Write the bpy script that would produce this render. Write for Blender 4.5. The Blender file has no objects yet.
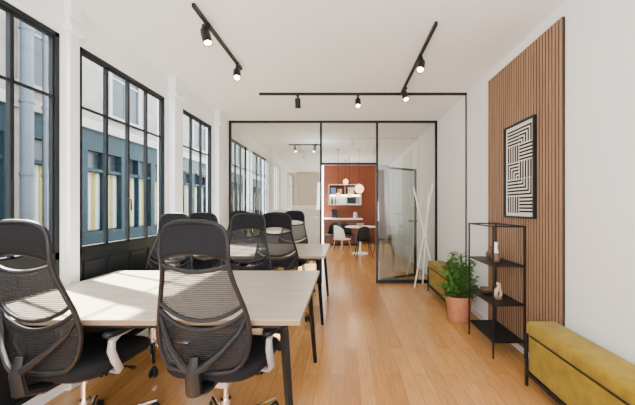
import bpy, bmesh, math, random
from mathutils import Vector, Matrix
random.seed(4)
C = bpy.context.scene
COL = C.collection
PI = math.pi
F = 300.0
CAMZ = 1.28
H = 2.73
XL, XR = -1.95, 1.55
XW = -1.985
DP = 5.05
DF = 10.45

# ------------------------------------------------------------ materials
def mat(name, col, rough=0.5, metal=0.0, var=0.06, scale=8.0, bump=0.0, bscale=60.0, spec=0.5, stretch=None, emit=None, estr=0, coat=0, sheen=0):
    m = bpy.data.materials.new(name); m.use_nodes = True
    nt = m.node_tree; b = nt.nodes['Principled BSDF']
    b.inputs['Roughness'].default_value = rough
    b.inputs['Metallic'].default_value = metal
    b.inputs['Specular IOR Level'].default_value = spec
    if coat: b.inputs['Coat Weight'].default_value = coat
    if sheen: b.inputs['Sheen Weight'].default_value = sheen
    tc = nt.nodes.new('ShaderNodeTexCoord'); mp = nt.nodes.new('ShaderNodeMapping')
    nt.links.new(tc.outputs['Object'], mp.inputs['Vector'])
    if stretch: mp.inputs['Scale'].default_value = stretch
    n = nt.nodes.new('ShaderNodeTexNoise'); n.inputs['Scale'].default_value = scale; n.inputs['Detail'].default_value = 4
    nt.links.new(mp.outputs['Vector'], n.inputs['Vector'])
    r = nt.nodes.new('ShaderNodeValToRGB')
    r.color_ramp.elements[0].position = 0.3; r.color_ramp.elements[1].position = 0.7
    r.color_ramp.elements[0].color = tuple(max(0, c*(1-var)) for c in col) + (1,)
    r.color_ramp.elements[1].color = tuple(min(1, c*(1+var)) for c in col) + (1,)
    nt.links.new(n.outputs['Fac'], r.inputs['Fac'])
    nt.links.new(r.outputs['Color'], b.inputs['Base Color'])
    if bump:
        n2 = nt.nodes.new('ShaderNodeTexNoise'); n2.inputs['Scale'].default_value = bscale
        nt.links.new(mp.outputs['Vector'], n2.inputs['Vector'])
        bp = nt.nodes.new('ShaderNodeBump'); bp.inputs['Strength'].default_value = bump; bp.inputs['Distance'].default_value = 0.01
        nt.links.new(n2.outputs['Fac'], bp.inputs['Height']); nt.links.new(bp.outputs['Normal'], b.inputs['Normal'])
    if emit:
        b.inputs['Emission Color'].default_value = tuple(emit) + (1,); b.inputs['Emission Strength'].default_value = estr
    return m

def glass_mat(name, tint=(1,1,1), base=0.03, k=0.5):
    m = bpy.data.materials.new(name); m.use_nodes = True
    nt = m.node_tree; nt.nodes.clear()
    out = nt.nodes.new('ShaderNodeOutputMaterial')
    t = nt.nodes.new('ShaderNodeBsdfTransparent'); t.inputs['Color'].default_value = tint + (1,)
    g = nt.nodes.new('ShaderNodeBsdfGlossy'); g.inputs['Roughness'].default_value = 0.01
    lw = nt.nodes.new('ShaderNodeLayerWeight'); lw.inputs['Blend'].default_value = 0.5
    pw = nt.nodes.new('ShaderNodeMath'); pw.operation = 'POWER'; pw.inputs[1].default_value = 4.0
    mu = nt.nodes.new('ShaderNodeMath'); mu.operation = 'MULTIPLY_ADD'; mu.inputs[1].default_value = k; mu.inputs[2].default_value = base
    mx = nt.nodes.new('ShaderNodeMixShader')
    nt.links.new(lw.outputs['Facing'], pw.inputs[0]); nt.links.new(pw.outputs[0], mu.inputs[0]); nt.links.new(mu.outputs[0], mx.inputs[0])
    nt.links.new(t.outputs[0], mx.inputs[1]); nt.links.new(g.outputs[0], mx.inputs[2])
    nt.links.new(mx.outputs[0], out.inputs[0])
    return m

def mesh_mat(name, lo, hi, col):
    m = bpy.data.materials.new(name); m.use_nodes = True
    nt = m.node_tree; b = nt.nodes['Principled BSDF']; out = nt.nodes['Material Output']
    b.inputs['Base Color'].default_value = col; b.inputs['Roughness'].default_value = 0.7; b.inputs['Specular IOR Level'].default_value = 0.2
    tc = nt.nodes.new('ShaderNodeTexCoord')
    w = nt.nodes.new('ShaderNodeTexWave'); w.wave_type = 'BANDS'; w.bands_direction = 'Z'; w.inputs['Scale'].default_value = 34; w.inputs['Distortion'].default_value = 0.8
    w.inputs['Detail Scale'].default_value = 3
    nt.links.new(tc.outputs['Object'], w.inputs['Vector'])
    mr = nt.nodes.new('ShaderNodeMapRange'); mr.inputs['To Min'].default_value = lo; mr.inputs['To Max'].default_value = hi
    nt.links.new(w.outputs['Fac'], mr.inputs['Value'])
    t = nt.nodes.new('ShaderNodeBsdfTransparent'); mx = nt.nodes.new('ShaderNodeMixShader')
    nt.links.new(mr.outputs[0], mx.inputs[0]); nt.links.new(t.outputs[0], mx.inputs[1]); nt.links.new(b.outputs[0], mx.inputs[2])
    nt.links.new(mx.outputs[0], out.inputs[0])
    return m

def floor_mat():
    m = bpy.data.materials.new('oak_planks'); m.use_nodes = True
    nt = m.node_tree; b = nt.nodes['Principled BSDF']
    tc = nt.nodes.new('ShaderNodeTexCoord'); mp = nt.nodes.new('ShaderNodeMapping'); mp.inputs['Rotation'].default_value = (0, 0, PI/2)
    nt.links.new(tc.outputs['Object'], mp.inputs['Vector'])
    br = nt.nodes.new('ShaderNodeTexBrick'); br.inputs['Scale'].default_value = 1.0
    br.inputs['Brick Width'].default_value = 1.15; br.inputs['Row Height'].default_value = 0.105
    br.inputs['Mortar Size'].default_value = 0.0014; br.inputs['Mortar Smooth'].default_value = 0.3; br.offset = 0.37
    br.inputs['Color1'].default_value = (0.48, 0.222, 0.064, 1); br.inputs['Color2'].default_value = (0.63, 0.318, 0.103, 1)
    br.inputs['Mortar'].default_value = (0.27, 0.12, 0.040, 1)
    nt.links.new(mp.outputs['Vector'], br.inputs['Vector'])
    m2 = nt.nodes.new('ShaderNodeMapping'); m2.inputs['Scale'].default_value = (24, 1.8, 1)
    nt.links.new(tc.outputs['Object'], m2.inputs['Vector'])
    n = nt.nodes.new('ShaderNodeTexNoise'); n.inputs['Scale'].default_value = 3.0; n.inputs['Detail'].default_value = 6
    nt.links.new(m2.outputs['Vector'], n.inputs['Vector'])
    mr = nt.nodes.new('ShaderNodeMapRange'); mr.inputs['From Min'].default_value = 0.3; mr.inputs['From Max'].default_value = 0.7
    mr.inputs['To Min'].default_value = 0.80; mr.inputs['To Max'].default_value = 1.12
    nt.links.new(n.outputs['Fac'], mr.inputs['Value'])
    mm = nt.nodes.new('ShaderNodeVectorMath'); mm.operation = 'SCALE'
    nt.links.new(br.outputs['Color'], mm.inputs[0]); nt.links.new(mr.outputs[0], mm.inputs['Scale'])
    nt.links.new(mm.outputs[0], b.inputs['Base Color'])
    b.inputs['Roughness'].default_value = 0.20
    return m

M = dict(
    white=mat('white_paint', (0.89, 0.905, 0.92), 0.7, var=0.012, scale=2),
    ceil=mat('ceiling_paint', (0.90, 0.92, 0.94), 0.8, var=0.01, scale=2),
    floor=floor_mat(),
    black=mat('black_metal', (0.007, 0.007, 0.008), 0.45, 0.0, var=0.1, spec=0.3),
    winframe=mat('window_steel', (0.008, 0.010, 0.012), 0.5, 0.0, var=0.1, spec=0.25),
    panel=mat('window_lower_panel', (0.009, 0.012, 0.015), 0.5, 0.0, var=0.1, spec=0.25),
    glass=glass_mat('clear_glass', (0.975, 0.985, 0.985), 0.010, 0.12),
    pglass=glass_mat('partition_glass', (0.82, 0.865, 0.85), 0.11, 0.4),
    slat=mat('slat_oak', (0.34, 0.196, 0.112), 0.55, var=0.2, scale=3, stretch=(6, 12, 1)),
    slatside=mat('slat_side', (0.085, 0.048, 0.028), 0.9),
    felt=mat('slat_backing', (0.018, 0.012, 0.008), 0.95, spec=0.1),
    desk=mat('desk_laminate', (0.46, 0.385, 0.29), 0.32, var=0.14, scale=3, stretch=(1, 9, 1)),
    deskedge=mat('desk_edge', (0.24, 0.16, 0.095), 0.5, var=0.15),
    plastic=mat('chair_plastic', (0.007, 0.007, 0.008), 0.5, var=0.1, spec=0.3),
    fabric=mat('chair_fabric', (0.010, 0.010, 0.012), 0.9, var=0.2, scale=150, bump=0.3, bscale=300, spec=0.15),
    chairmesh=mesh_mat('chair_netting', 0.62, 0.95, (0.026, 0.027, 0.030, 1)),
    chairmesh2=mesh_mat('lower_netting', 0.86, 1.0, (0.012, 0.012, 0.014, 1)),
    alu=mat('grey_plastic_metal', (0.36, 0.36, 0.365), 0.38, 0.3, var=0.05),
    chrome=mat('chrome', (0.75, 0.75, 0.76), 0.14, 1.0, var=0.02),
    rubber=mat('rubber', (0.012, 0.012, 0.012), 0.7, spec=0.3),
    mustard=mat('mustard_velvet', (0.30, 0.195, 0.011), 0.85, var=0.22, scale=12, bump=0.25, bscale=140, sheen=0.1, spec=0.2),
    seam=mat('dark_seam', (0.03, 0.020, 0.004), 0.9),
    terra=mat('terracotta_clay', (0.50, 0.195, 0.095), 0.75, var=0.12, scale=20),
    soil=mat('soil', (0.035, 0.022, 0.014), 0.95, var=0.4, scale=60),
    leaf=mat('leaf_green', (0.075, 0.19, 0.030), 0.5, var=0.5, scale=14),
    leaf2=mat('stem_green', (0.13, 0.17, 0.05), 0.6),
    wpaint=mat('white_lacquer', (0.88, 0.88, 0.87), 0.35, var=0.02),
    orange=mat('terracotta_wall', (0.185, 0.044, 0.013), 0.75, var=0.08, scale=3),
    orange2=mat('terracotta_fronts', (0.12, 0.032, 0.012), 0.5, var=0.05, scale=3),
    paper=mat('print_paper', (0.80, 0.78, 0.74), 0.8, var=0.02),
    ink=mat('print_ink', (0.010, 0.010, 0.012), 0.8, spec=0.2),
    beige=mat('beige_ceramic', (0.52, 0.36, 0.25), 0.6, var=0.2, scale=25),
    brown=mat('brown_ceramic', (0.16, 0.08, 0.045), 0.45, var=0.3, scale=18),
    greyc=mat('grey_ceramic', (0.30, 0.29, 0.28), 0.6, var=0.12, scale=20),
    lens=mat('lamp_lens', (0.9, 0.88, 0.8), 0.4, emit=(1.0, 0.86, 0.66), estr=20),
    globe=mat('opal_globe', (0.6, 0.42, 0.25), 0.4, emit=(1.0, 0.60, 0.26), estr=3.6),
    brass=mat('brass', (0.55, 0.34, 0.12), 0.35, 0.9),
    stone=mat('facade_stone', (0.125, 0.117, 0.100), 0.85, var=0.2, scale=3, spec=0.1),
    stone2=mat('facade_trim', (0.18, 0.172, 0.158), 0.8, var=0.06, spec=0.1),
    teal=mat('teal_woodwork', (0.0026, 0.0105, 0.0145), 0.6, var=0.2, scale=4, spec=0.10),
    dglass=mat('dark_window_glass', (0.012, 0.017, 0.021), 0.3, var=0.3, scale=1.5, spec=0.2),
    yellow=mat('yellow_curtain', (0.15, 0.125, 0.018), 0.85, var=0.08, scale=10),
    cream=mat('pale_curtain', (0.22, 0.235, 0.22), 0.85, var=0.05, scale=10),
    zinc=mat('zinc_pipe', (0.042, 0.049, 0.060), 0.6, 0.0, var=0.1, spec=0.2),
    pave=mat('courtyard_paving', (0.10, 0.10, 0.09), 0.9, var=0.15, scale=5),
    wood=mat('light_wood', (0.50, 0.32, 0.17), 0.5, var=0.15, scale=6),
    steel=mat('steel_front', (0.45, 0.46, 0.48), 0.3, 0.7),
    board=mat('beige_board', (0.50, 0.42, 0.32), 0.8, var=0.05),
    blue=mat('blue_box', (0.10, 0.20, 0.42), 0.5),
    bglass=mat('green_bottle', (0.05, 0.14, 0.07), 0.15),
)

# ------------------------------------------------------------ helpers
def bx(bm, x0, x1, y0, y1, z0, z1, mtx=None):
    vs = [bm.verts.new((x, y, z)) for z in (z0, z1) for y in (y0, y1) for x in (x0, x1)]
    for f in ((0,2,3,1),(4,5,7,6),(0,1,5,4),(2,6,7,3),(0,4,6,2),(1,3,7,5)):
        bm.faces.new([vs[i] for i in f])
    if mtx is not None:
        for v in vs: v.co = mtx @ v.co

def tube(bm, pts, r, seg=10, closed=False, caps=True, squash=1.0):
    pts = [Vector(p) for p in pts]; n = len(pts)
    rs = r if isinstance(r, (list, tuple)) else [r]*n
    rings = []; prevn = None
    for i, p in enumerate(pts):
        if closed: t = (pts[(i+1) % n] - pts[i-1]).normalized()
        elif i == 0: t = (pts[1]-pts[0]).normalized()
        elif i == n-1: t = (pts[-1]-pts[-2]).normalized()
        else: t = ((pts[i+1]-p).normalized() + (p-pts[i-1]).normalized()).normalized()
        if prevn is None:
            a = Vector((0,0,1)) if abs(t.z) < 0.9 else Vector((0,1,0))
            nn = (a - t*a.dot(t)).normalized()
        else:
            nn = (prevn - t*prevn.dot(t)).normalized()
        prevn = nn; b2 = t.cross(nn)
        rings.append([bm.verts.new(p + (nn*math.cos(2*PI*k/seg) + b2*math.sin(2*PI*k/seg)*squash)*rs[i]) for k in range(seg)])
    m = n if closed else n-1
    for i in range(m):
        A, B = rings[i], rings[(i+1) % n]
        for k in range(seg):
            bm.faces.new((A[k], A[(k+1) % seg], B[(k+1) % seg], B[k]))
    if caps and not closed:
        bm.faces.new(rings[0][::-1]); bm.faces.new(rings[-1])

def lathe(bm, prof, cx=0, cy=0, cz=0, seg=24, mtx=None):
    rings = []
    for (r, z) in prof:
        if r < 1e-5: rings.append([bm.verts.new((cx, cy, cz+z))])
        else: rings.append([bm.verts.new((cx+r*math.cos(2*PI*k/seg), cy+r*math.sin(2*PI*k/seg), cz+z)) for k in range(seg)])
    for A, B in zip(rings, rings[1:]):
        for k in range(seg):
            k2 = (k+1) % seg
            if len(A) == 1 and len(B) == 1: continue
            if len(A) == 1: bm.faces.new((A[0], B[k2], B[k]))
            elif len(B) == 1: bm.faces.new((A[k], A[k2], B[0]))
            else: bm.faces.new((A[k], A[k2], B[k2], B[k]))
    if mtx is not None:
        for rg in rings:
            for v in rg: v.co = mtx @ v.co

def pad(bm, hx, hy, z0, z1, n=4.0, seg=40, cx=0, cy=0, droop=0.0, dish=0.0):
    prof = [(0.001, z0), (0.86, z0), (0.96, z0+(z1-z0)*0.12), (1.0, z0+(z1-z0)*0.35), (1.0, z0+(z1-z0)*0.6), (0.975, z0+(z1-z0)*0.82), (0.92, z0+(z1-z0)*0.95), (0.80, z1), (0.4, z1), (0.001, z1)]
    rings = []
    for (k, z) in prof:
        rg = []
        for j in range(seg):
            a = 2*PI*j/seg; c, s = math.cos(a), math.sin(a)
            x = hx*k*math.copysign(abs(c)**(2/n), c); y = hy*k*math.copysign(abs(s)**(2/n), s)
            zz = z - droop*max(0, y/hy)**3 + (dish*((x/hx)**2) if z > (z0+z1)/2 else 0)
            rg.append(bm.verts.new((cx+x, cy+y, zz)))
        rings.append(rg)
    for A, B in zip(rings, rings[1:]):
        for j in range(seg): bm.faces.new((A[j], A[(j+1) % seg], B[(j+1) % seg], B[j]))
    bm.faces.new(rings[0][::-1]); bm.faces.new(rings[-1])

def obj(name, bm, m, parent=None, smooth=False, bevel=0, solid=0, sub=0):
    bmesh.ops.recalc_face_normals(bm, faces=bm.faces)
    me = bpy.data.meshes.new(name); bm.to_mesh(me); bm.free()
    o = bpy.data.objects.new(name, me); COL.objects.link(o); me.materials.append(m)
    if parent is not None: o.parent = parent
    if smooth:
        for p in me.polygons: p.use_smooth = True
        if smooth != 'all':
            e = o.modifiers.new('es', 'EDGE_SPLIT'); e.split_angle = math.radians(42)
    if solid:
        s = o.modifiers.new('s', 'SOLIDIFY'); s.thickness = solid; s.offset = 0
    if sub:
        s = o.modifiers.new('sub', 'SUBSURF'); s.levels = sub; s.render_levels = sub
    if bevel:
        b = o.modifiers.new('b', 'BEVEL'); b.width = bevel; b.segments = 2; b.limit_method = 'ANGLE'
    return o
def nb(): return bmesh.new()
def boxes(name, bl, m, parent=None, bevel=0):
    bm = nb()
    for b in bl: bx(bm, *b)
    return obj(name, bm, m, parent, bevel=bevel)
def thing(name, label, cat, loc=(0,0,0), rotz=0, group=None):
    o = bpy.data.objects.new(name, None); COL.objects.link(o)
    o.location = loc; o.rotation_euler = (0, 0, rotz); o.empty_display_size = 0.1
    o['label'] = label; o['category'] = cat
    if group: o['group'] = group
    return o
def tag(o, label, cat, group=None):
    o['label'] = label; o['category'] = cat
    if group: o['group'] = group
    return o
def struct(o, label=None, cat=None):
    o['kind'] = 'structure'
    if label: o['label'] = label
    if cat: o['category'] = cat
    return o
def sempty(name, label, cat, loc=(0,0,0), rotz=0):
    return struct(thing(name, label, cat, loc, rotz))
def copy_tree(o, parent=None):
    c = o.copy(); COL.objects.link(c)
    if parent is not None: c.parent = parent
    for ch in list(o.children): copy_tree(ch, c)
    return c
def dup(root, loc, rotz, label, group=None):
    c = copy_tree(root); c.location = loc; c.rotation_euler = (0, 0, rotz); c['label'] = label
    if group: c['group'] = group
    return c

# ------------------------------------------------------------ room shell
XO = XL-0.09
struct(boxes('floor', [(XO, XR+0.1, -2.2, DF+0.1, -0.1, 0)], M['floor']), 'warm oak plank floor running away from the viewer', 'floor')
struct(boxes('ceiling', [(XO, XR+0.1, -2.2, DF+0.1, H, H+0.12)], M['ceil']), 'plain white ceiling with black lighting tracks', 'ceiling')
struct(boxes('wall_right', [(XR, XR+0.1, -2.2, DF+0.1, 0, H)], M['white']), 'white wall on the right with the slatted panel', 'wall')
struct(boxes('wall_near', [(XO, XR+0.1, -2.3, -2.2, 0, H)], M['white']), 'white wall behind the viewer', 'wall')
struct(boxes('baseboard_right', [(XR-0.012, XR, 3.22, DP-0.03, 0, 0.07), (XR-0.012, XR, -2.2, 2.10, 0, 0.07)], M['wpaint']), 'white baseboard along the right wall', 'baseboard')
WIN = [(0.98, 2.062, 4), (2.205, 3.262, 4), (3.557, 4.41, 3), (5.10, 6.00, 3), (6.35, 7.45, 3)]
bl = []; prev = -0.3
bl.append((XO, XL, -2.2, -1.5, 0, H)); bl.append((XO, XL, -1.5, -0.3, 0, 0.08)); bl.append((XO, XL, -1.5, -0.3, 2.47, H))
for (a, b, n) in WIN:
    bl.append((XO, XL, prev, a, 0, H)); bl.append((XO, XL, a, b, 0, 0.08)); bl.append((XO, XL, a, b, 2.47, H)); prev = b
bl.append((XO, XL, prev, DF+0.1, 0, H))
struct(boxes('wall_left', bl, M['white']), 'white wall on the left pierced by tall steel windows', 'wall')
for i, (a, b, p_, l) in enumerate(((3.32, 3.48, 0.07, 'white pier after the second window'), (2.09, 2.165, 0.035, 'white pier between the two nearest windows'), (4.48, 4.66, 0.07, 'white pier between third window and glass partition'))):
    struct(boxes('trim_%d' % (i+1), [(XL, XL+p_, a, b, 0, H), (XL, XL+p_+0.03, a-0.02, b+0.01, 2.50, 2.55), (XL, XL+p_+0.015, a-0.01, b+0.005, 2.60, H)], M['white'], bevel=0.003), l, 'pier')
struct(boxes('wall_far', [(-0.75, XR, DF, DF+0.1, 0, H)], M['orange']), 'terracotta painted wall at the far end of the back room', 'wall')
struct(boxes('wall_inner', [(XL, -0.62, 8.0, 8.12, 0, H)], M['white']), 'white wall section inside the back room left of the kitchen', 'wall')

def make_window(idx, y0, y1, n, label):
    w = sempty('window_%d' % idx, label, 'window')
    z0, z1, zs, zt = 0.08, 2.47, 0.95, 2.03
    t = 0.032
    fr = [(XW-0.022, XW+0.024, y0, y1, z1-t, z1), (XW-0.022, XW+0.024, y0, y1, z0, z0+t), (XW-0.022, XW+0.024, y0, y0+t, z0, z1), (XW-0.022, XW+0.024, y1-t, y1, z0, z1),
          (XW-0.022, XW+0.024, y0, y1, zs-0.03, zs+0.02)]
    boxes('window_frame', fr, M['winframe'], w)
    st = (y1-y0-2*t)/n
    for k in range(n):
        a = y0+t+k*st; b = a+st; m = 0.011
        s = boxes('sash', [(XW-0.012, XW+0.016, a, a+m, zs, z1-t), (XW-0.012, XW+0.016, b-m, b, zs, z1-t), (XW-0.012, XW+0.016, a, b, z1-t-m, z1-t), (XW-0.012, XW+0.016, a, b, zs+0.02, zs+0.035),
                           (XW-0.008, XW+0.010, a, b, zt-0.008, zt+0.008)], M['winframe'], w)
        boxes('pane', [(XW-0.002, XW+0.002, a+m, b-m, zs+0.04, z1-t-m)], M['glass'], s)
        boxes('lower_panel', [(XW-0.008, XW+0.008, a, b, z0+t, zs-0.03), (XW+0.008, XW+0.018, a+0.03, b-0.03, z0+t+0.05, zs-0.08)], M['panel'], w, bevel=0.003)
    if n == 4:
        yc = y0+t+2*st
        bm = nb(); tube(bm, [(XW+0.01, yc-0.02, 1.35), (XW+0.05, yc-0.02, 1.35), (XW+0.055, yc-0.02, 1.25)], 0.007, 8)
        obj('window_handle', bm, M['black'], w, True)
    return w
WL = ['black steel window nearest the viewer at the left edge, drainpipe outside', 'four-light black steel window behind the near desk, curtains visible outside',
      'black steel window just before the glass partition', 'black steel window just behind the glass partition', 'farthest black steel window in the back room']
for i, (a, b, n) in enumerate(WIN): make_window(i+1, a, b, n, WL[i])
make_window(6, -1.5, -0.3, 4, 'black steel window on the left wall behind the viewer')

# ------------------------------------------------------------ glass partition
P = sempty('wall_back', 'black framed glass partition with a doorway dividing the two rooms', 'glass partition')
t = 0.035
y0, y1 = DP-0.02, DP+0.02
fb = [(XL, XR, y0, y1, H-0.035, H)]
for x in (XL+t/2, -0.404, 0.539, XR-t/2): fb.append((x-t/2, x+t/2, y0, y1, 0, H-0.035))
fb.append((-0.404+t/2, 0.539-t/2, y0, y1, 1.99, 2.025))
fb += [(XL+t, -0.404-t/2, y0, y1, 0, 0.06), (0.539+t/2, XR-t, y0, y1, 0, 0.06)]
boxes('partition_frame', fb, M['black'], P, bevel=0.002)
for (a, b, z) in ((XL+t, -0.404-t/2, 0.06), (-0.404+t/2, 0.539-t/2, 2.025), (0.539+t/2, XR-t, 0.06)):
    boxes('pane', [(a, b, DP-0.003, DP+0.003, z, H-0.035)], M['pglass'], P)
dl = sempty('door_1', 'black framed glass door standing open into the back room', 'door', (0.545, DP+0.05, 0), math.radians(90-59))
W = 0.90
boxes('door_frame', [(0, 0.035, -0.018, 0.018, 0.01, 1.98), (W-0.035, W, -0.018, 0.018, 0.01, 1.98), (0.035, W-0.035, -0.018, 0.018, 1.945, 1.98), (0.035, W-0.035, -0.018, 0.018, 0.01, 0.06)], M['black'], dl, bevel=0.002)
boxes('pane', [(0.035, W-0.035, -0.004, 0.004, 0.06, 1.945)], M['pglass'], dl)
bm = nb()
for s in (-1, 1):
    tube(bm, [(W-0.017, 0.012*s, 1.02), (W-0.017, 0.06*s, 1.02), (W-0.13, 0.065*s, 1.02)], 0.009, 8)
obj('door_handle', bm, M['black'], dl, True)

# ------------------------------------------------------------ slat panel + artwork
sp = thing('wood_slat_panel', 'tall vertical oak slat panel fixed to the right wall', 'wall panel', (XR-0.003, 2.66, 0.075))
ya, yb_ = 2.11-2.66, 3.21-2.66
boxes('backing_board', [(-0.010, 0, ya, yb_, 0, 2.545)], M['felt'], sp)
bm = nb(); n = 31; pt = (yb_-ya)/n
for k in range(n):
    bx(bm, -0.022, -0.010, ya+k*pt+0.001, ya+(k+1)*pt-0.0105, 0, 2.545)
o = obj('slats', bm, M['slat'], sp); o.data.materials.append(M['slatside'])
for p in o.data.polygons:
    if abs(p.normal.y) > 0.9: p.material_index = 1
art = thing('framed_print', 'black framed abstract print of black maze stripes hung on the slat panel', 'picture', (XR-0.026, 2.605, 1.185))
hw, hh = 0.225, 0.83
boxes('frame', [(-0.028, 0, -hw, -hw+0.016, 0, hh), (-0.028, 0, hw-0.016, hw, 0, hh), (-0.028, 0, -hw+0.016, hw-0.016, 0, 0.016), (-0.028, 0, -hw+0.016, hw-0.016, hh-0.016, hh)], M['black'], art)
boxes('print', [(-0.012, -0.004, -hw+0.016, hw-0.016, 0.016, hh-0.016)], M['paper'], art)
bm = nb()
XP = -0.0135
def ells(y0, y1, z0, z1, cy, cz, n=5):
    Y = y1 if cy > 0 else y0; Z = z1 if cz > 0 else z0
    Ry, Rz = (y1-y0), (z1-z0)
    for i in range(n):
        ra, rb = (i+0.28)/n, (i+0.80)/n
        pts = []
        for (u, v) in ((0, rb), (rb, rb), (rb, 0), (ra, 0), (ra, ra), (0, ra)):
            pts.append(bm.verts.new((XP, Y-cy*Ry*u, Z-cz*Rz*v)))
        bm.faces.new((pts[0], pts[1], pts[4], pts[5])); bm.faces.new((pts[1], pts[2], pts[3], pts[4]))
def stripes(y0, y1, z0, z1, horiz, n=5):
    for i in range(n):
        if horiz:
            a = z0+(z1-z0)*(i+0.24)/n; bx(bm, XP, -0.012, y0, y1, a, a+(z1-z0)*0.52/n)
        else:
            a = y0+(y1-y0)*(i+0.24)/n; bx(bm, XP, -0.012, a, a+(y1-y0)*0.52/n, z0, z1)
iy0, iy1 = -hw+0.04, hw-0.04
ym = 0.0
zr = [0.04, 0.19, 0.34, 0.49, 0.64, 0.79]
lay = [(('h',), ('v',)), (('a', 1, 1), ('h',)), (('v',), ('a', -1, -1)), (('h',), ('v',)), (('a', 1, -1), ('h',))]
for r in range(5):
    for c in range(2):
        a, b = (iy0, ym-0.002) if c == 0 else (ym+0.002, iy1)
        L_ = lay[r][c]; z0, z1 = zr[r]+0.002, zr[r+1]-0.002
        if L_[0] == 'a': ells(a, b, z0, z1, L_[1], L_[2])
        else: stripes(a, b, z0, z1, L_[0] == 'h')
obj('ink_stripes', bm, M['ink'], art)

# ------------------------------------------------------------ tracks and spots
def track(name, label, x0, x1, y0, y1):
    return tag(boxes(name, [(x0, x1, y0, y1, H-0.03, H)], M['black'], bevel=0.002), label, 'ceiling track')
track('ceiling_track', 'black ceiling lighting track above the desks on the left', -1.09, -1.065, 2.13, 3.12)
track('ceiling_track', 'black ceiling lighting track on the right running away from viewer', 0.70, 0.725, 2.34, 3.79)
track('ceiling_track', 'long black lighting track crossing the ceiling before the partition', -1.09, 1.545, 3.80, 3.825)
track('ceiling_track', 'short black lighting track on the back room ceiling', -1.30, -0.55, 6.90, 6.93)
cd = nb(); tube(cd, [(XR-0.012, 3.815, 2.70), (XR-0.012, 3.815, 0.32)], 0.009, 8)
c0 = obj('cable_conduit', cd, M['black'], None, True); tag(c0, 'thin black cable conduit running down the right white wall', 'conduit')
def spot(x, y, tilt, rz, label, lit=True, ln=0.12):
    s = thing('track_spotlight', label, 'spotlight', (x, y, H-0.03), rz, 'black cylindrical track spotlights')
    boxes('adapter', [(-0.014, 0.014, -0.035, 0.035, -0.025, 0)], M['black'], s)
    bm = nb(); tube(bm, [(0, 0, -0.02), (0, 0, -0.065)], 0.007, 8)
    obj('stem', bm, M['black'], s, True)
    mt = Matrix.Translation((0, 0, -0.085)) @ Matrix.Rotation(tilt, 4, 'X')
    bm = nb(); r = 0.036
    lathe(bm, [(0, 0.045), (r*0.9, 0.045), (r, 0.035), (r, -ln+0.045), (r*0.86, -ln+0.045), (r*0.8, -ln+0.06), (0, -ln+0.06)], mtx=mt)
    h = obj('lamp_head', bm, M['black'], s, True)
    bm = nb(); lathe(bm, [(0, -ln+0.056), (r*0.78, -ln+0.056), (r*0.78, -ln+0.050), (0, -ln+0.050)], mtx=mt)
    obj('lens', bm, M['lens'] if lit else M['greyc'], h, True)
    return s
R = math.radians
spot(-1.08, 2.33, R(-20), R(60), 'black spotlight nearest the viewer on the left ceiling track')
spot(-1.08, 3.00, R(-35), R(20), 'black spotlight at the far end of the left ceiling track')
spot(0.715, 2.82, R(-32), R(-25), 'black spotlight on the right ceiling track, nearer the viewer')
spot(0.715, 3.58, R(-30), R(15), 'black spotlight on the right ceiling track close to the crossing track')
spot(-0.60, 3.815, R(15), R(0), 'unlit black spotlight on the crossing track, left one', False)
spot(0.165, 3.815, R(-30), R(0), 'lit black spotlight in the middle of the crossing track')
spot(-1.15, 6.915, R(-30), R(30), 'left black spotlight on the back room ceiling track')
spot(-0.70, 6.915, R(-30), R(-30), 'right black spotlight on the back room ceiling track')

# ------------------------------------------------------------ desks
def make_desk(y0, y1, label):
    cx, cy = (-1.885-0.21)/2, (y0+y1)/2
    d = thing('desk', label, 'desk', (cx, cy, 0), 0, 'pale topped desks')
    hx, hy = (1.885-0.21)/2, (y1-y0)/2
    boxes('tabletop', [(-hx, hx, -hy, hy, 0.722, 0.746)], M['deskedge'], d, bevel=0.002)
    boxes('desk_surface', [(-hx+0.001, hx-0.001, -hy+0.001, hy-0.001, 0.746, 0.750)], M['desk'], d)
    fx, fy = hx-0.09, hy-0.06
    boxes('underframe', [(-fx, fx, -fy-0.015, -fy+0.015, 0.692, 0.722), (-fx, fx, fy-0.015, fy+0.015, 0.692, 0.722), (-fx-0.015, -fx+0.015, -fy, fy, 0.692, 0.722), (fx-0.015, fx+0.015, -fy, fy, 0.692, 0.722)], M['black'], d)
    for sx in (-1, 1):
        for sy in (-1, 1):
            bm = nb()
            tube(bm, [(sx*fx, sy*fy, 0.70), (sx*(fx+0.055), sy*(fy+0.035), 0.012)], [0.023, 0.016], 4)
            lg = obj('leg', bm, M['black'], d)
            bm = nb(); lathe(bm, [(0, 0), (0.016, 0), (0.016, 0.012), (0, 0.012)], sx*(fx+0.055), sy*(fy+0.035), 0, 12)
            obj('foot', bm, M['rubber'], lg)
    return d
make_desk(1.41, 2.50, 'pale topped desk nearest the viewer beside the second window')
make_desk(3.24, 4.33, 'second pale topped desk, close to the glass partition')

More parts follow.
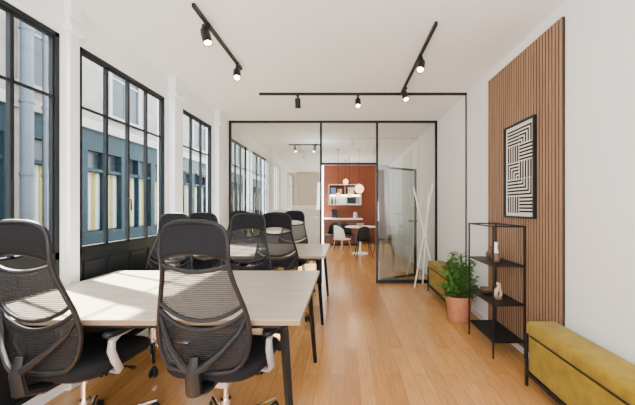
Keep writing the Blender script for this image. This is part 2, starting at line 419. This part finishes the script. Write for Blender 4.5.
# ------------------------------------------------------------ office chair
def interp(tb, z):
    if z <= tb[0][0]: return tb[0][1]
    for (a, va), (b, vb) in zip(tb, tb[1:]):
        if z <= b:
            k = (z-a)/(b-a)
            return va+(vb-va)*k
    return tb[-1][1]
ZB = 0.535
WT = [(0.535, 0.152), (0.555, 0.180), (0.59, 0.203), (0.64, 0.219), (0.70, 0.223), (0.76, 0.219), (0.82, 0.206), (0.88, 0.189), (0.94, 0.172), (0.99, 0.160), (1.03, 0.156), (1.07, 0.156), (1.11, 0.157), (1.15, 0.152), (1.175, 0.143), (1.193, 0.127), (1.207, 0.100), (1.215, 0.060)]
YT = [(0.50, -0.235), (0.60, -0.233), (0.70, -0.235), (0.80, -0.245), (0.95, -0.275), (1.08, -0.298), (1.22, -0.298)]
def BY(x, z): return interp(YT, z) + 0.62*x*x
def cols(bm, zlo, zhi, wfn, nx=17, nz=8, off=0):
    R_ = []
    for j in range(nz+1):
        row = []
        for i in range(nx):
            k = -1+2*i/(nx-1)
            a, b = zlo(k), zhi(k); z = a+(b-a)*j/nz
            x = k*wfn(z)
            row.append(bm.verts.new((x, BY(x, z)+off, z)))
        R_.append(row)
    for A, B in zip(R_, R_[1:]):
        for i in range(nx-1): bm.faces.new((A[i], A[i+1], B[i+1], B[i]))
def make_chair(label):
    c = thing('office_chair', label, 'office chair', (0,0,0), 0, 'black mesh office chairs around the desks')
    zs = [0.535, 0.545, 0.56, 0.59, 0.62, 0.66, 0.70, 0.74, 0.78, 0.82, 0.86, 0.90, 0.94, 0.97, 1.0, 1.03, 1.06, 1.09, 1.12, 1.15, 1.165, 1.18, 1.193, 1.202, 1.209, 1.215]
    ring = [(-interp(WT, z), BY(interp(WT, z), z), z) for z in zs] + [(0, BY(0, 1.217), 1.217)] + [(interp(WT, z), BY(interp(WT, z), z), z) for z in reversed(zs)]
    ring += [(0.08, BY(0.08, 0.526), 0.526), (0, BY(0, 0.523), 0.523), (-0.08, BY(0.08, 0.526), 0.526)]
    wf = lambda z: interp(WT, z)
    KS = [-1+i/8 for i in range(17)]
    def bar(fn, r):
        tube(bm, [(k*wf(fn(k)), BY(k*wf(fn(k)), fn(k)), fn(k)) for k in KS], r, 8)
    bm = nb(); tube(bm, ring, 0.011, 8, closed=True)
    head_lo = lambda k: 1.080-0.030*k*k
    slot_lo = lambda k: 0.995+0.030*k*k
    lum_hi = lambda k: 0.765+0.075*k*k
    lum_lo = lambda k: 0.720+0.085*k*k
    bar(head_lo, 0.009); bar(slot_lo, 0.010); bar(lum_hi, 0.010); bar(lum_lo, 0.010)
    tube(bm, [(0, -0.06, 0.435), (0, -0.20, 0.435), (0, -0.280, 0.465), (0, -0.292, 0.55), (0, -0.278, 0.62)], [0.024, 0.026, 0.025, 0.022, 0.014], 10, squash=1.5)
    for s in (-1, 1):
        tube(bm, [(0.0, -0.290, 0.55), (0.055*s, -0.284, 0.585), (0.12*s, -0.262, 0.64), (0.18*s, -0.226, 0.71), (0.212*s, -0.213, 0.78)], [0.018, 0.016, 0.014, 0.012, 0.009], 8)
    obj('back_frame', bm, M['plastic'], c, True)
    bm = nb(); cols(bm, head_lo, lambda k: 1.206-0.006*k*k, wf); obj('headrest', bm, M['fabric'], c, 'all', solid=0.018)
    bm = nb(); cols(bm, lum_hi, slot_lo, lambda z: wf(z)-0.004, nz=12); obj('back_mesh', bm, M['chairmesh'], c, 'all')
    bm = nb(); cols(bm, lambda k: ZB+0.02*k*k, lum_lo, lambda z: wf(z)-0.004); obj('lumbar_support', bm, M['chairmesh2'], c, 'all')
    bm = nb(); pad(bm, 0.248, 0.235, 0.465, 0.530, 3.6, cy=0.02, droop=0.03, dish=0.008)
    obj('seat', bm, M['fabric'], c, 'all')
    bm = nb(); pad(bm, 0.205, 0.195, 0.440, 0.467, 3.6, cy=0.02)
    sh = obj('seat_shell', bm, M['plastic'], c, True)
    bm = nb(); bx(bm, -0.075, 0.075, -0.13, 0.10, 0.390, 0.441)
    obj('tilt_mechanism', bm, M['alu'], c, bevel=0.008)
    bm = nb(); tube(bm, [(0.06, 0.05, 0.418), (0.20, 0.06, 0.418), (0.245, 0.06, 0.415)], [0.005, 0.005, 0.011], 8)
    obj('lever', bm, M['plastic'], sh, True)
    for s in (-1, 1):
        bm = nb()
        path = [(0.17*s, -0.03, 0.448), (0.250*s, -0.04, 0.447), (0.272*s, -0.055, 0.475), (0.276*s, -0.085, 0.53), (0.277*s, -0.105, 0.585), (0.275*s, -0.100, 0.63), (0.274*s, -0.06, 0.650), (0.273*s, 0.03, 0.652)]
        tube(bm, path, [0.009, 0.010, 0.013, 0.014, 0.014, 0.013, 0.011, 0.009], 10, squash=1.3)
        a = obj('armrest_bracket', bm, M['alu'], c, True)
        bm = nb(); pad(bm, 0.034, 0.125, 0.655, 0.684, 3.0, seg=28, cx=0.273*s, cy=-0.015)
        obj('armrest_pad', bm, M['plastic'], a, 'all')
    bm = nb(); tube(bm, [(0, 0, 0.11), (0, 0, 0.26)], 0.028, 16); tube(bm, [(0, 0, 0.26), (0, 0, 0.40)], 0.016, 16)
    obj('gas_lift', bm, M['chrome'], c, True)
    bm = nb(); lathe(bm, [(0, 0.085), (0.045, 0.085), (0.05, 0.11), (0.04, 0.14), (0, 0.145)])
    A0 = PI/2-0.55
    for k in range(5):
        a = 2*PI*k/5+A0; ca, sa = math.cos(a), math.sin(a)
        tube(bm, [(0.03*ca, 0.03*sa, 0.122), (0.15*ca, 0.15*sa, 0.114), (0.335*ca, 0.335*sa, 0.088)], [0.024, 0.020, 0.013], 8)
    b = obj('star_base', bm, M['chrome'], c, True)
    for k in range(5):
        a = 2*PI*k/5+A0; ca, sa = math.cos(a), math.sin(a)
        px, py = 0.330*ca, 0.330*sa
        rot = random.uniform(0, PI)
        mt = Matrix.Translation((px, py, 0)) @ Matrix.Rotation(rot, 4, 'Z')
        bm = nb()
        for s in (-1, 1):
            lathe(bm, [(0, -0.009), (0.024, -0.009), (0.031, -0.004), (0.031, 0.004), (0.024, 0.009), (0, 0.009)], seg=16, mtx=mt @ Matrix.Translation((0.016*s, 0.012, 0.031)) @ Matrix.Rotation(PI/2, 4, 'Y'))
        tube(bm, [mt @ Vector((0, 0, 0.086)), mt @ Vector((0, 0.004, 0.03))], 0.007, 8)
        lathe(bm, [(0.0, 0.070), (0.018, 0.068), (0.024, 0.054), (0.0, 0.052)], px, py, 0, 12)
        obj('caster', bm, M['rubber'], b, True)
    return c
ch = make_chair('black mesh office chair seen from behind at the near desk, centre of view')
ch.location = (-0.635, 1.598, 0); ch.rotation_euler = (0, 0, R(-6))
dup(ch, (-1.385, 1.595, 0), R(-9), 'black mesh office chair at the left edge turned toward the right')
dup(ch, (-0.89, 2.54, 0), R(184), 'black mesh office chair facing the viewer across the near desk')
dup(ch, (-1.63, 2.54, 0), R(174), 'black mesh office chair facing the viewer across near desk beside the window')
dup(ch, (-0.74, 3.38, 0), R(5), 'black mesh office chair at near side of second desk, right one')
dup(ch, (-1.46, 3.40, 0), R(-4), 'black mesh office chair at near side of second desk, by the window')
dup(ch, (-0.80, 4.38, 0), R(178), 'black mesh office chair between the second desk and the glass partition, right one')
dup(ch, (-1.60, 4.38, 0), R(186), 'black mesh office chair between second desk and glass partition, by the window')

# ------------------------------------------------------------ benches
def make_bench(label, loc, L, bx0):
    b = thing('storage_bench', label, 'bench', loc, 0, 'mustard velvet storage benches')
    bm = nb(); bx(bm, -bx0+0.010, bx0-0.002, -L/2+0.02, L/2-0.016, 0.105, 0.358)
    obj('bench_body', bm, M['mustard'], b, bevel=0.016)
    bm = nb(); bx(bm, -bx0+0.016, bx0-0.008, -L/2+0.028, L/2-0.024, 0.350, 0.380)
    obj('lid_seam', bm, M['seam'], b)
    bm = nb(); bx(bm, -bx0-0.008, bx0+0.003, -L/2, L/2, 0.370, 0.466)
    o = obj('seat_cushion', bm, M['mustard'], b, bevel=0.032, smooth='all')
    o.modifiers['b'].segments = 5
    for sx in (-1, 1):
        for sy in (-1, 1):
            lx, ly = sx*(bx0-0.003), sy*(L/2-0.009)
            bm = nb(); bx(bm, lx-0.009, lx+0.009, ly-0.009, ly+0.009, 0, 0.372)
            obj('leg', bm, M['black'], b, bevel=0.002)
    bm = nb(); bx(bm, -bx0-0.004, bx0-0.004, -L/2+0.012, L/2-0.012, 0.085, 0.106)
    obj('base_rail', bm, M['black'], b)
    return b
make_bench('mustard velvet storage bench in the near right corner beneath the slat panel', (1.407, 1.61, 0), 1.10, 0.108)
make_bench('mustard velvet storage bench farther back, half hidden by the potted plant', (1.37, 4.13, 0), 0.92, 0.105)

# ------------------------------------------------------------ shelf
SX, SY = 1.384, 2.775
sh = thing('shelving_unit', 'open black metal shelving unit standing before the slat panel', 'shelf', (SX, SY, 0))
hx, hy = 0.134, 0.245
for sx in (-1, 1):
    for sy in (-1, 1):
        boxes('post', [(sx*hx-0.006, sx*hx+0.006, sy*hy-0.006, sy*hy+0.006, 0, 1.12)], M['black'], sh)
SZ = [0.14, 0.45, 0.78]
for z in SZ:
    s = boxes('shelf', [(-hx+0.006, hx-0.006, -hy+0.006, hy-0.006, z-0.004, z)], M['black'], sh)
    boxes('shelf_rim', [(-hx-0.001, -hx+0.005, -hy, hy, z-0.008, z+0.004), (hx-0.005, hx+0.001, -hy, hy, z-0.008, z+0.004), (-hx, hx, -hy-0.001, -hy+0.005, z-0.008, z+0.004), (-hx, hx, hy-0.005, hy+0.001, z-0.008, z+0.004)], M['black'], s)
z = 1.115
boxes('top_frame', [(-hx-0.006, -hx+0.006, -hy, hy, z-0.006, z+0.006), (hx-0.006, hx+0.006, -hy, hy, z-0.006, z+0.006), (-hx, hx, -hy-0.006, -hy+0.006, z-0.006, z+0.006), (-hx, hx, hy-0.006, hy+0.006, z-0.006, z+0.006)], M['black'], sh)
o = thing('vase', 'slim brown and white necked vase on the upper shelf of the black unit', 'vase', (SX-0.02, SY-0.06, SZ[2]+0.001))
bm = nb(); lathe(bm, [(0, 0), (0.028, 0), (0.038, 0.03), (0.036, 0.06), (0.026, 0.085), (0, 0.085)]); obj('vase_body', bm, M['brown'], o, 'all')
bm = nb(); lathe(bm, [(0.026, 0.084), (0.020, 0.10), (0.015, 0.13), (0.016, 0.165), (0.021, 0.180), (0.016, 0.178), (0.010, 0.13), (0, 0.10)]); obj('vase_neck', bm, M['wpaint'], o, 'all')
o = thing('vase', 'small dark brown round vase at the back of the upper shelf', 'vase', (SX+0.02, SY+0.12, SZ[2]+0.001))
bm = nb(); lathe(bm, [(0, 0), (0.02, 0), (0.04, 0.025), (0.044, 0.05), (0.028, 0.078), (0.015, 0.088), (0.015, 0.11), (0.018, 0.115), (0.012, 0.11), (0.012, 0.088), (0, 0.05)]); obj('vase_body', bm, M['brown'], o, 'all')
o = thing('sculpture', 'small beige abstract figure sculpture on the middle shelf of the black unit', 'sculpture', (SX, SY-0.06, SZ[1]+0.001))
bm = nb(); lathe(bm, [(0, 0), (0.034, 0), (0.034, 0.014), (0, 0.016)]); obj('plinth', bm, M['brown'], o, True)
bm = nb(); tube(bm, [(-0.012, 0, 0.012), (-0.026, 0, 0.045), (-0.010, 0, 0.080), (0.012, 0, 0.105), (0.006, 0, 0.130), (-0.012, 0, 0.145)], [0.016, 0.022, 0.019, 0.015, 0.018, 0.008], 12)
tube(bm, [(0.012, 0, 0.012), (0.028, 0, 0.040), (0.020, 0, 0.075), (0.010, 0, 0.095)], [0.012, 0.014, 0.012, 0.010], 12); obj('figure', bm, M['beige'], o, 'all')
o = thing('bowl', 'low dark brown bowl at the rear of the middle shelf', 'bowl', (SX-0.01, SY+0.13, SZ[1]+0.001))
bm = nb(); lathe(bm, [(0, 0), (0.03, 0), (0.055, 0.03), (0.062, 0.045), (0.056, 0.045), (0.045, 0.03), (0, 0.010)]); obj('bowl_body', bm, M['brown'], o, 'all')

# ------------------------------------------------------------ potted plant
pl = thing('potted_plant', 'bushy green plant in a terracotta pot on floor beside black shelving', 'plant', (1.29, 3.41, 0))
bm = nb(); lathe(bm, [(0, 0), (0.108, 0), (0.113, 0.01), (0.142, 0.23), (0.157, 0.235), (0.159, 0.285), (0.145, 0.287), (0.133, 0.24), (0, 0.235)], seg=32); obj('pot', bm, M['terra'], pl, True)
bm = nb(); lathe(bm, [(0, 0.262), (0.06, 0.264), (0.136, 0.255), (0.136, 0.245), (0, 0.245)]); obj('soil', bm, M['soil'], pl, True)
bs = nb(); bf = nb()
def leaf(bm, p, d, L, w):
    d = d.normalized(); side = d.cross(Vector((0,0,1)))
    if side.length < 0.1: side = Vector((1,0,0))
    side.normalize(); up = side.cross(d)
    mid = [p, p+d*L*0.35+up*L*0.03, p+d*L*0.7-up*L*0.02, p+d*L-up*L*0.14]
    ws = [0.12, 1, 0.8, 0.0]
    l = [bm.verts.new(m+side*w*k+up*w*0.35*k) for m, k in zip(mid[:3], ws)]
    r = [bm.verts.new(m-side*w*k+up*w*0.35*k) for m, k in zip(mid[:3], ws)]
    c = [bm.verts.new(m) for m in mid]
    for i in range(2):
        bm.faces.new((l[i], l[i+1], c[i+1], c[i])); bm.faces.new((c[i], c[i+1], r[i+1], r[i]))
    bm.faces.new((l[2], c[3], c[2])); bm.faces.new((c[2], c[3], r[2]))
for k in range(84):
    a = random.uniform(0, 2*PI); sp_ = random.uniform(0.02, 0.25); h = random.uniform(0.14, 0.53)*(1-sp_*0.8)
    if k > 60: sp_ = random.uniform(0.17, 0.24); h = random.uniform(-0.02, 0.14)
    base = Vector((0.06*math.cos(a)*random.random(), 0.06*math.sin(a)*random.random(), 0.25))
    top = Vector((sp_*math.cos(a), sp_*math.sin(a)*0.75, 0.27+h))
    if top.x > 0.21: top.x = 0.21
    midp = (base+top)/2+Vector((0, 0, 0.06))
    tube(bs, [base, midp, top], [0.005, 0.004, 0.002], 6)
    for j in range(12):
        t_ = 0.3+0.7*j/11
        p = base*(1-t_)**2+midp*2*t_*(1-t_)+top*t_**2
        b_ = random.uniform(0, 2*PI)
        dv = Vector((math.cos(b_), math.sin(b_), random.uniform(-0.2, 0.9)))
        q = p+dv*0.10
        if q.x > 0.23: dv.x = -abs(dv.x)
        if q.y > 0.2: dv.y = -abs(dv.y)
        leaf(bf, p, dv, random.uniform(0.06, 0.10), random.uniform(0.015, 0.025))
obj('stems', bs, M['leaf2'], pl, 'all'); obj('foliage', bf, M['leaf'], pl)

# ------------------------------------------------------------ coat stand
cs = thing('coat_stand', 'white coat stand of crossing poles before the glass partition', 'coat stand', (1.27, 4.79, 0))
for k, (fa, ta, ht) in enumerate(((200, 30, 1.66), (335, 150, 1.60), (85, 275, 1.50))):
    bm = nb(); fr_, tr = 0.19, 0.18
    p0 = Vector((fr_*math.cos(R(fa)), fr_*math.sin(R(fa)), 0)); p1 = Vector((tr*math.cos(R(ta)), tr*math.sin(R(ta)), ht))
    tube(bm, [p0, p1], 0.011, 10)
    pl_ = obj('pole', bm, M['wpaint'], cs, True)
    bm = nb()
    for f_ in (0.80, 0.92):
        q = p0.lerp(p1, f_); dd = Vector((p1.x, p1.y, 0)).normalized()
        tube(bm, [q, q+dd*0.035+Vector((0, 0, 0.035))], 0.006, 8)
    obj('peg', bm, M['wpaint'], pl_, True)
bm = nb(); lathe(bm, [(0.026, 0.80), (0.032, 0.805), (0.032, 0.820), (0.026, 0.825), (0.026, 0.80)]); obj('binding_ring', bm, M['wpaint'], cs, True)

# ------------------------------------------------------------ back room
bd = thing('framed_board', 'large beige framed board hung on the white wall in the back room', 'board', (-1.11, 7.998, 1.33))
boxes('frame', [(-0.42, 0.42, -0.025, 0, 0, 0.03), (-0.42, 0.42, -0.025, 0, 0.84, 0.87), (-0.42, -0.39, -0.025, 0, 0.03, 0.84), (0.39, 0.42, -0.025, 0, 0.03, 0.84)], M['wood'], bd)
boxes('board_face', [(-0.39, 0.39, -0.012, 0, 0.03, 0.84)], M['board'], bd)
for i, (a, b, lab) in enumerate(((-0.70, -0.28, 'left terracotta fronted kitchen cabinet at the far wall'), (-0.28, 0.14, 'middle terracotta fronted kitchen cabinet at the far wall'), (0.14, 0.56, 'right terracotta fronted kitchen cabinet at the far wall'))):
    k = thing('kitchen_cabinet', lab, 'cabinet', ((a+b)/2, 10.15, 0), 0, 'terracotta kitchen cabinets')
    w = (b-a)/2-0.002
    boxes('cabinet_body', [(-w, w, -0.26, 0.29, 0.08, 0.86)], M['orange2'], k)
    boxes('plinth', [(-w, w, -0.22, 0.28, 0, 0.08)], M['black'], k)
    d_ = boxes('cabinet_door', [(-w+0.004, w-0.004, -0.28, -0.26, 0.09, 0.85)], M['orange2'], k, bevel=0.002)
    boxes('handle', [(-0.06, 0.06, -0.295, -0.28, 0.78, 0.79)], M['black'], d_)
tag(boxes('worktop', [(-0.72, 0.58, 9.85, 10.45, 0.86, 0.90)], M['wpaint'], bevel=0.003), 'white worktop on the terracotta kitchen cabinets', 'worktop')
cm = thing('coffee_machine', 'small black coffee machine on the left of the white worktop', 'coffee machine', (-0.35, 10.15, 0.90))
boxes('machine_body', [(-0.10, 0.10, -0.02, 0.14, 0, 0.30), (-0.10, 0.10, -0.14, -0.02, 0.20, 0.30)], M['plastic'], cm, bevel=0.006)
boxes('drip_tray', [(-0.09, 0.09, -0.14, -0.02, 0, 0.02)], M['steel'], cm)
kt = thing('kettle', 'steel kettle on the right of the white worktop', 'kettle', (0.35, 10.15, 0.90))
bm = nb(); lathe(bm, [(0, 0), (0.08, 0), (0.082, 0.03), (0.06, 0.19), (0.05, 0.20), (0, 0.21)]); obj('kettle_body', bm, M['steel'], kt, True)
bm = nb(); tube(bm, [(0.06, 0, 0.18), (0.12, 0, 0.18), (0.12, 0, 0.06), (0.08, 0, 0.05)], 0.009, 8); obj('handle', bm, M['plastic'], kt, True)
ws = thing('wall_shelf', 'white open shelf unit on the terracotta kitchen wall', 'wall shelf', (0.0, 10.448, 1.35))
boxes('shelf_carcass', [(-0.55, 0.55, -0.32, 0, 0, 0.02), (-0.55, 0.55, -0.32, 0, 0.34, 0.36), (-0.55, 0.55, -0.32, 0, 0.68, 0.70), (-0.55, -0.535, -0.32, 0, 0.02, 0.68), (0.535, 0.55, -0.32, 0, 0.02, 0.68), (-0.008, 0.008, -0.32, 0, 0.02, 0.68)], M['wpaint'], ws)
boxes('back_panel', [(-0.535, 0.535, -0.012, -0.002, 0.02, 0.34)], M['wpaint'], ws)
boxes('shelf_light_strip', [(-0.50, 0.50, -0.06, -0.02, 0.325, 0.338)], M['lens'], ws)
mw = thing('microwave', 'steel microwave oven in the lower right of the kitchen shelf', 'microwave', (0.27, 10.28, 1.372))
boxes('oven_body', [(-0.22, 0.22, -0.14, 0.14, 0, 0.26)], M['steel'], mw, bevel=0.005)
boxes('oven_door', [(-0.20, 0.10, -0.152, -0.14, 0.02, 0.24)], M['black'], mw)
boxes('control_panel', [(0.11, 0.21, -0.150, -0.14, 0.02, 0.24)], M['greyc'], mw)
for i, (x, m_, l) in enumerate(((-0.44, 'bglass', 'green bottle leftmost in the lower kitchen shelf'), (-0.33, 'brown', 'brown bottle second from left in the lower kitchen shelf'), (-0.22, 'wpaint', 'white bottle third from left in the lower kitchen shelf'))):
    bm = nb(); lathe(bm, [(0, 0), (0.035, 0), (0.036, 0.15), (0.014, 0.20), (0.014, 0.26), (0, 0.262)], x, 10.28, 1.372, 14)
    tag(obj('bottle', bm, M[m_], None, True), l, 'bottle', 'bottles on the kitchen shelf')
for i, (x, w, h, m_, l) in enumerate(((-0.40, 0.08, 0.22, 'blue', 'blue storage box on the upper kitchen shelf'), (-0.18, 0.07, 0.18, 'wood', 'wooden storage box on the upper kitchen shelf'), (0.20, 0.10, 0.24, 'paper', 'white storage box on the upper kitchen shelf, right half'))):
    tag(boxes('storage_box', [(x-w, x+w, 10.18, 10.40, 1.711, 1.711+h), (x-w-0.004, x+w+0.004, 10.176, 10.404, 1.711+h-0.05, 1.711+h)], M[m_]), l, 'box')
for (x, z, r, y, l) in ((-0.17, 1.57, 0.065, 7.5, 'small glowing globe pendant lamp hanging leftmost in the doorway'), (0.36, 1.74, 0.115, 7.6, 'largest glowing globe pendant lamp, on the right in the doorway'), (0.13, 1.62, 0.06, 8.7, 'smallest globe pendant lamp hanging between the two others'), (0.02, 2.05, 0.08, 9.2, 'highest hung globe pendant lamp in the back room')):
    p = thing('pendant_lamp', l, 'pendant lamp', (x, y, H), 0, 'globe pendant lamps over the dining table')
    bm = nb(); tube(bm, [(0, 0, 0), (0, 0, z-H+r)], 0.006, 6); obj('cord', bm, M['black'], p)
    bm = nb(); lathe(bm, [(0, 0), (0.05, 0), (0.05, -0.02), (0, -0.025)]); obj('ceiling_rose', bm, M['brass'], p, True)
    bm = nb(); lathe(bm, [(r*math.sin(PI*k/14) if 0 < k < 14 else 0, r*math.cos(PI*k/14)) for k in range(15)], 0, 0, z-H); obj('lamp_globe', bm, M['globe'], p, 'all')
    bm = nb(); lathe(bm, [(0, r+0.03), (0.02, r+0.03), (0.025, r-0.006), (0, r-0.01)], 0, 0, z-H, 14); obj('lamp_cap', bm, M['brass'], p, True)
def round_table(label, x, y, r):
    dt = thing('dining_table', label, 'table', (x, y, 0))
    bm = nb(); lathe(bm, [(0, 0.725), (r-.01, 0.725), (r, 0.735), (r, 0.745), (r-.01, 0.75), (0, 0.75)], seg=36); obj('tabletop', bm, M['wpaint'], dt, True)
    bm = nb(); lathe(bm, [(0, 0), (0.22, 0), (0.21, 0.02), (0.05, 0.04), (0.03, 0.10), (0.03, 0.68), (0.06, 0.725), (0, 0.725)]); obj('pedestal', bm, M['wpaint'], dt, True)
round_table('round white dining table in the back room under the pendants', 0.42, 8.25, 0.42)
bm = nb(); lathe(bm, [(0, 0), (0.05, 0), (0.09, 0.05), (0.11, 0.08), (0.10, 0.08), (0.08, 0.05), (0, 0.015)], 0.42, 8.25, 0.75); tag(obj('bowl', bm, M['beige'], None, True), 'beige bowl on the round dining table', 'bowl')
def dining_chair(label, m_, lm, loc, rz):
    c = thing('dining_chair', label, 'chair', loc, rz)
    bm = nb(); pad(bm, 0.21, 0.20, 0.43, 0.455, 3.0); obj('seat', bm, m_, c, 'all')
    bm = nb(); R_ = []
    for j in range(6):
        z = 0.45+0.36*j/5; row = []
        for i in range(11):
            a = R(-75+150*i/10); r = 0.205-0.02*abs(i-5)/5*(j/5)
            w = 1.0 if j < 4 else 0.92
            row.append(bm.verts.new((r*math.sin(a)*w, -r*math.cos(a)*0.95-0.03*j/5, z-(0.12*(abs(i-5)/5)**2 * j/5))))
        R_.append(row)
    for A, B in zip(R_, R_[1:]):
        for i in range(10): bm.faces.new((A[i], A[i+1], B[i+1], B[i]))
    obj('backrest', bm, m_, c, 'all', solid=0.012)
    for sx in (-1, 1):
        for sy in (-1, 1):
            bm = nb(); tube(bm, [(sx*0.13, sy*0.12, 0.435), (sx*0.20, sy*0.20, 0)], [0.014, 0.009], 8); obj('leg', bm, lm, c, True)
    return c
dining_chair('white shell dining chair with wooden legs, left of the round table', M['wpaint'], M['wood'], (-0.08, 7.85, 0), R(-50))
dining_chair('black dining chair in front of the round table in the doorway view', M['plastic'], M['black'], (0.46, 7.50, 0), R(5))
dining_chair('black dining chair behind the round table near the kitchen', M['plastic'], M['black'], (0.05, 8.95, 0), R(205))
dining_chair('white shell dining chair right of the round table near the back room wall', M['wpaint'], M['wood'], (1.12, 8.3, 0), R(90))
dining_chair('black dining chair standing left by the kitchen cabinets', M['plastic'], M['black'], (-0.38, 9.1, 0), R(150))
dining_chair('black dining chair at front right of the round table behind the glass', M['plastic'], M['black'], (0.98, 7.65, 0), R(35))

# ------------------------------------------------------------ courtyard outside
struct(boxes('trim_4', [(-9, XO, -6, 24, -0.1, 0.0)], M['pave']), 'paved courtyard ground outside the windows', 'ground')
FX = -5.5
fc = thing('courtyard_building', 'cream stone building with teal shopfront across the courtyard', 'building', (FX, 8, 0))
def fb_(n, bl, m_, par=None): return boxes(n, [(a, b, c-8, d-8, e, f) for (a, b, c, d, e, f) in bl], m_, par or fc)
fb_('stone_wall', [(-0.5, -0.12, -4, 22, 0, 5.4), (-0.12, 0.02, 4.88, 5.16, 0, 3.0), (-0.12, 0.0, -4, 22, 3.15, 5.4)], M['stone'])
fb_('cornice', [(-0.12, 0.10, -4, 22, 2.95, 3.15), (-0.12, 0.10, -4, 22, 5.35, 5.45)], M['stone2'])
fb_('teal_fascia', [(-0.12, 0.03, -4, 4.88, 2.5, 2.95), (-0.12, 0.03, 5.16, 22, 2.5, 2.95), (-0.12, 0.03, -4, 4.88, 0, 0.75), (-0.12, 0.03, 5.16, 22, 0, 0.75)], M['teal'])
y = 5.16; bays = []
while y < 19.5: bays.append((y, y+1.12)); y += 1.12
y = 4.88
while y > 1.5: bays.append((y-1.12, y)); y -= 1.12
for k, (a, b) in enumerate(bays):
    f = fb_('shop_window', [(-0.12, 0.05, a, a+0.08, 0.75, 2.5), (-0.12, 0.05, b-0.08, b, 0.75, 2.5), (-0.10, 0.03, (a+b)/2-0.025, (a+b)/2+0.025, 0.75, 2.5), (-0.10, 0.03, a+0.08, b-0.08, 2.05, 2.12)], M['teal'])
    for h in range(2):
        c0, c1 = (a+0.08, (a+b)/2-0.025) if h == 0 else ((a+b)/2+0.025, b-0.08)
        bm = nb(); nn = 24; A = []; B = []
        for i in range(nn+1):
            yy = c0+(c1-c0)*i/nn-8; xx = -0.08+0.012*math.sin(i*2*PI/4)
            A.append(bm.verts.new((xx, yy, 0.78))); B.append(bm.verts.new((xx, yy, 2.04)))
        for i in range(nn): bm.faces.new((A[i], A[i+1], B[i+1], B[i]))
        cu = obj('curtain', bm, M['yellow'], f); cu.data.materials.append(M['cream'])
        for i, p in enumerate(cu.data.polygons): p.material_index = (i//6) % 2
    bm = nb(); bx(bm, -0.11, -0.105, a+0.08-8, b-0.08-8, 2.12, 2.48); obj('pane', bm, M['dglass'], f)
y = 3.2
while y < 20:
    f = fb_('upper_window', [(0.0, 0.06, y-0.06, y+0.02, 3.4, 5.0), (0, 0.06, y+0.93, y+1.01, 3.4, 5.0), (0, 0.08, y-0.10, y+1.05, 3.32, 3.42), (0, 0.06, y-0.06, y+1.01, 4.92, 5.02), (0, 0.04, y+0.45, y+0.50, 3.42, 4.92), (0, 0.04, y, y+0.95, 4.3, 4.34)], M['stone2'])
    bm = nb(); bx(bm, 0, 0.02, y-8, y+0.95-8, 3.42, 4.92); obj('pane', bm, M['dglass'], f)
    y += 1.9
for (y, x, r, l) in ((4.97, -5.27, 0.085, 'grey zinc drainpipe outside the nearest window, nearer one'), (5.30, -5.30, 0.035, 'grey zinc drainpipe outside the nearest window, thinner farther one')):
    bm = nb()
    tube(bm, [(x, y, 0), (x, y, 5.3)], r, 14)
    d_ = obj('drainpipe', bm, M['zinc'], None, True); tag(d_, l, 'drainpipe')
    bm = nb()
    for z in (0.6, 1.8, 3.0, 4.2): tube(bm, [(x, y, z), (x, y, z+0.05)], r+0.012, 14)
    obj('pipe_collar', bm, M['zinc'], d_, True)

# ------------------------------------------------------------ light
w = bpy.data.worlds.new('World'); C.world = w; w.use_nodes = True
nt = w.node_tree; bg = nt.nodes['Background']
bg.inputs['Color'].default_value = (0.86, 0.935, 1.0, 1); bg.inputs['Strength'].default_value = 17.5
def light(name, kind, loc, energy, col=(1,1,1), size=1, sy=None, target=None):
    l = bpy.data.lights.new(name, kind); l.energy = energy; l.color = col
    if kind == 'AREA':
        l.size = size
        if sy: l.shape = 'RECTANGLE'; l.size_y = sy
    elif kind == 'POINT': l.shadow_soft_size = size
    o = bpy.data.objects.new(name, l); COL.objects.link(o); o.location = loc
    if target is not None:
        o.rotation_euler = (Vector(target)-Vector(loc)).to_track_quat('-Z', 'Y').to_euler()
    return o
s = light('sun', 'SUN', (-8, 6, 9), 82.0, (1.0, 0.97, 0.91)); s.data.angle = 0.03
s.rotation_euler = Vector((0.55, -0.28, -0.95)).to_track_quat('-Z', 'Y').to_euler()
light('back_fill', 'AREA', (0.1, -1.6, 1.5), 185, (0.95, 0.98, 1.0), 2.4, 1.6, (0, 5, 3.9))
light('kitchen_light', 'POINT', (0.3, 9.0, 2.3), 15, (1.0, 0.74, 0.50), 0.15)
light('backroom_light', 'POINT', (-0.6, 6.6, 2.2), 30, (1.0, 0.97, 0.92), 0.2)

# ------------------------------------------------------------ camera
cam = bpy.data.cameras.new('camera'); cam.sensor_width = 36; cam.lens = F/635*36
cam.shift_x = -27.5/635; cam.shift_y = 4.5/635; cam.clip_start = 0.05
co = bpy.data.objects.new('camera', cam); COL.objects.link(co)
co.location = (0, 0, CAMZ); co.rotation_euler = (PI/2, 0, 0)
C.camera = co
